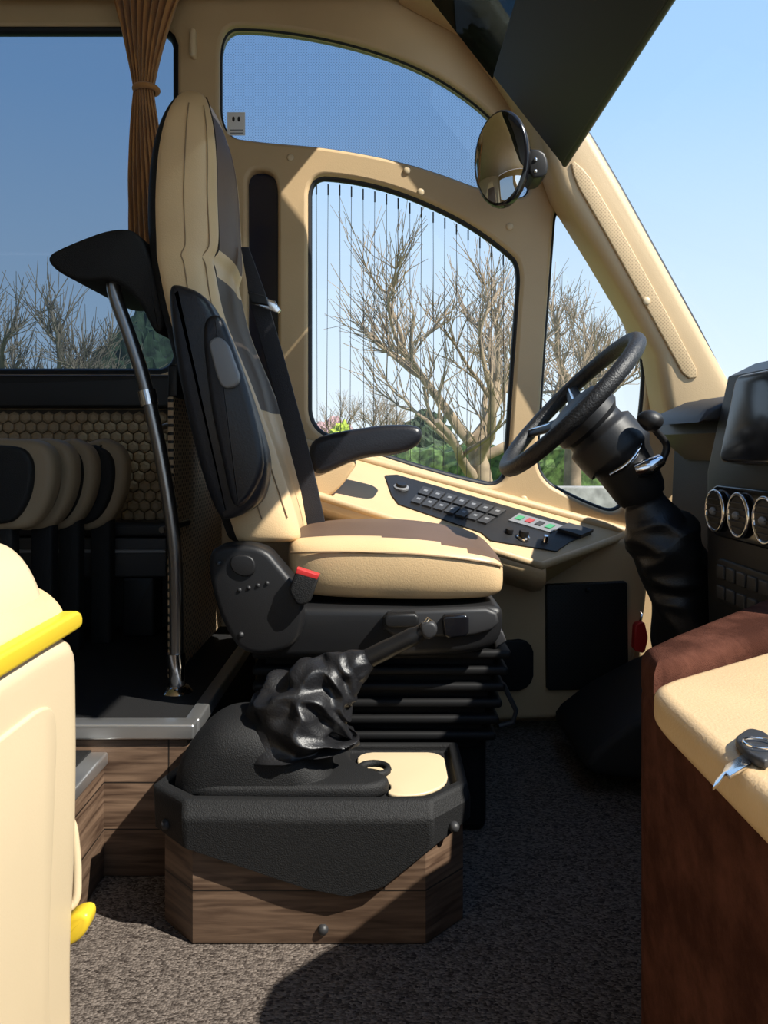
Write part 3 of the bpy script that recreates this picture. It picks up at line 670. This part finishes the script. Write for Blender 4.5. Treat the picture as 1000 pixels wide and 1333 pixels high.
# ------------------------------------------------------------------ exterior
ZG=-.75
box('ground',-60,60,2.9,80,ZG-.3,ZG,.01,M_grass,None)
box('grass_verge',3.0,9,7.9,9.9,ZG,.05,.2,M_flower,None)
def rnd(a): return random.uniform(-a,a)
def tree(name,base,hgt,spread,nl,shoots,seed,thin=1.0,lean=0,up=.06):
    random.seed(seed); V=[];Fc=[]
    def seg(pts,rad,n=6):
        nonlocal V,Fc
        v,f=tubegeo(pts,rad,n,base=len(V)); V+=v;Fc+=f
    b=Vector(base); tp=b+Vector((lean,0,hgt*.42))
    tr=[b,b+Vector((lean*.2,.05,hgt*.15)),b+Vector((lean*.7,0,hgt*.3)),tp]
    seg(cat(tr,4,False),[.16*thin*(1-.35*i/12) for i in range(13)],8)
    def limb(st,dr,ln,r,depth):
        pts=[st];d=Vector(dr).normalized();p=Vector(st);K=5
        for k in range(K):
            d=(d+Vector((rnd(.28),rnd(.28),rnd(.22)+up))).normalized(); p=p+d*ln/K; pts.append(p.copy())
        seg(pts,[r*(1-.55*k/K) for k in range(K+1)],6)
        if depth>0:
            for q in range(2 if depth==1 else 3):
                k=random.randint(2,K); limb(pts[k],(d+Vector((rnd(.9),rnd(.9),rnd(.5)+.15))),ln*.62,r*.45,depth-1)
        for q in range(shoots if depth<=1 else 3):
            k=random.randint(2,K); dd=(d*.7+Vector((rnd(.8),rnd(.8),random.uniform(-.1,1.0)))).normalized(); s=pts[k]; l=random.uniform(.4,1.0)*spread*.36
            m1=s+dd*l*.5+Vector((rnd(.05),rnd(.05),rnd(.05))); e_=s+dd*l+Vector((0,0,.12*l))
            seg([s,m1,e_],[.008*thin,.0055*thin,.003*thin],4)
            if random.random()<.8:
                d2=(dd+Vector((rnd(.6),rnd(.6),rnd(.6)))).normalized(); seg([m1,m1+d2*l*.45],[.005*thin,.003*thin],3)
    for k in range(nl):
        a=2*math.pi*k/nl+rnd(.3); limb(tp-Vector((0,0,random.uniform(0,hgt*.12))),Vector((math.cos(a),math.sin(a)*.6,random.uniform(.25,1.1))),spread*.58,.072*thin,2)
    return mk(name,V,Fc,M_bark,None,smooth=60)
tree('bare_tree',(1.32,9.0,ZG),4.2,2.25,7,9,3,lean=-.25)
tree('bare_tree.001',(3.15,12.8,ZG),5.4,2.0,6,9,11,1.1)
tree('bare_tree.002',(-4.65,10.0,ZG),4.5,1.8,8,10,5)
tree('bare_tree.003',(-8.2,13,ZG),4.8,2.0,6,9,21)
def bush(name,C,R,sc3,mt,seed,n=26,amp=.3):
    V=[];Fc=[];m=n
    for i in range(1,m):
        ph=math.pi*i/m
        for k in range(2*n):
            th=math.pi*k/n; d=Vector((math.sin(ph)*math.cos(th),math.sin(ph)*math.sin(th),math.cos(ph)))
            r=R*(1+amp*noise.noise(d*2.3+Vector((seed,0,0)))+amp*.9*noise.noise(d*7+Vector((0,seed,0)))+amp*.7*noise.noise(d*15))
            V.append(Vector(C)+Vector((d.x*r*sc3[0],d.y*r*sc3[1],d.z*r*sc3[2])))
    w=2*n
    for i in range(m-2):
        for k in range(w): q=(k+1)%w; Fc.append((i*w+k,i*w+q,(i+1)*w+q,(i+1)*w+k))
    Fc.append(tuple(range(w))); Fc.append(tuple(range((m-2)*w,(m-1)*w)))
    return mk(name,V,Fc,mt,None,smooth=0)
V=[];Fc=[];nx=260
prf=[(0,-1.9),(0,-.3),(0,.1),(.06,.35),(.1,.5),(.35,.62),(.7,.62),(.95,.5),(1,.1),(1,-1.9)]
for i in range(nx+1):
    x=-14+34*i/nx
    for (a,z) in prf:
        p=Vector((x,14.0+a*.9,z*.8+.40)); q=noise.noise(p*3.1)*.10+noise.noise(p*8)*.09
        V.append(p+Vector((q*.5,-q,q if z>0 else 0)))
for i in range(nx):
    for j in range(len(prf)-1): a=i*len(prf)+j; Fc.append((a,a+1,a+len(prf)+1,a+len(prf)))
mk('hedge',V,Fc,M_hedge,None,smooth=0)
box('stone_boundary_wall',-14,18,11.2,11.45,ZG,.30,.03,M_stone,None)
bush('evergreen_shrub',(-5.55,17.5,1.6),2.1,(.5,.5,.95),M_ever,2)
bush('blossom_tree',(-1.75,26,1.1),.9,(.8,.7,.7),M_blossom,5)
bush('yellow_shrub',(-1.0,18,1.0),.45,(.6,.6,.9),M_flower,8)
bush('distant_tree',(1.9,34,.9),1.3,(.9,.8,1.0),M_ever,9)
bush('distant_tree.001',(-11,32,.6),2.2,(3.0,.8,.7),M_ever,12)
bush('distant_tree.002',(14,34,.4),2.0,(3.0,.8,.6),M_hedge,13)
tree('bare_tree.004',(-.4,23,ZG),3.3,2.0,7,8,44)
# ------------------------------------------------------------------ light
W=bpy.data.worlds.new('sky'); sc.world=W; W.use_nodes=True; nt=W.node_tree
bg=nt.nodes['Background']; tc=N(nt,'ShaderNodeTexCoord'); s=N(nt,'ShaderNodeSeparateXYZ'); r=N(nt,'ShaderNodeValToRGB')
nt.links.new(tc.outputs['Generated'],s.inputs[0]); nt.links.new(s.outputs['Z'],r.inputs['Fac']); nt.links.new(r.outputs['Color'],bg.inputs['Color'])
cr=r.color_ramp; cr.elements[0].position=0; cr.elements[0].color=(.80,.88,.93,1); cr.elements[1].position=1; cr.elements[1].color=(.16,.34,.72,1)
e=cr.elements.new(.12); e.color=(.66,.80,.93,1); e=cr.elements.new(.4); e.color=(.38,.60,.90,1)
bg.inputs['Strength'].default_value=1.1
sd=Vector((.54,-.31,.66)).normalized()
L=bpy.data.lights.new('sun','SUN'); L.energy=7.5; L.angle=math.radians(.6); L.color=(1,.94,.84)
lo=bpy.data.objects.new('sun',L); COL.objects.link(lo); lo.rotation_euler=sd.to_track_quat('Z','Y').to_euler(); lo.location=(4,-3,6)
# ------------------------------------------------------------------ camera
cam=bpy.data.cameras.new('camera'); co=bpy.data.objects.new('camera',cam); COL.objects.link(co)
co.location=(0,0,H); co.rotation_euler=(math.pi/2,0,0); cam.sensor_width=36; cam.sensor_fit='AUTO'; cam.lens=36*F/1333; cam.shift_y=-86.5/1333; cam.clip_start=.02; cam.clip_end=300
sc.camera=co
sc.view_settings.view_transform='Standard'; sc.view_settings.exposure=.15
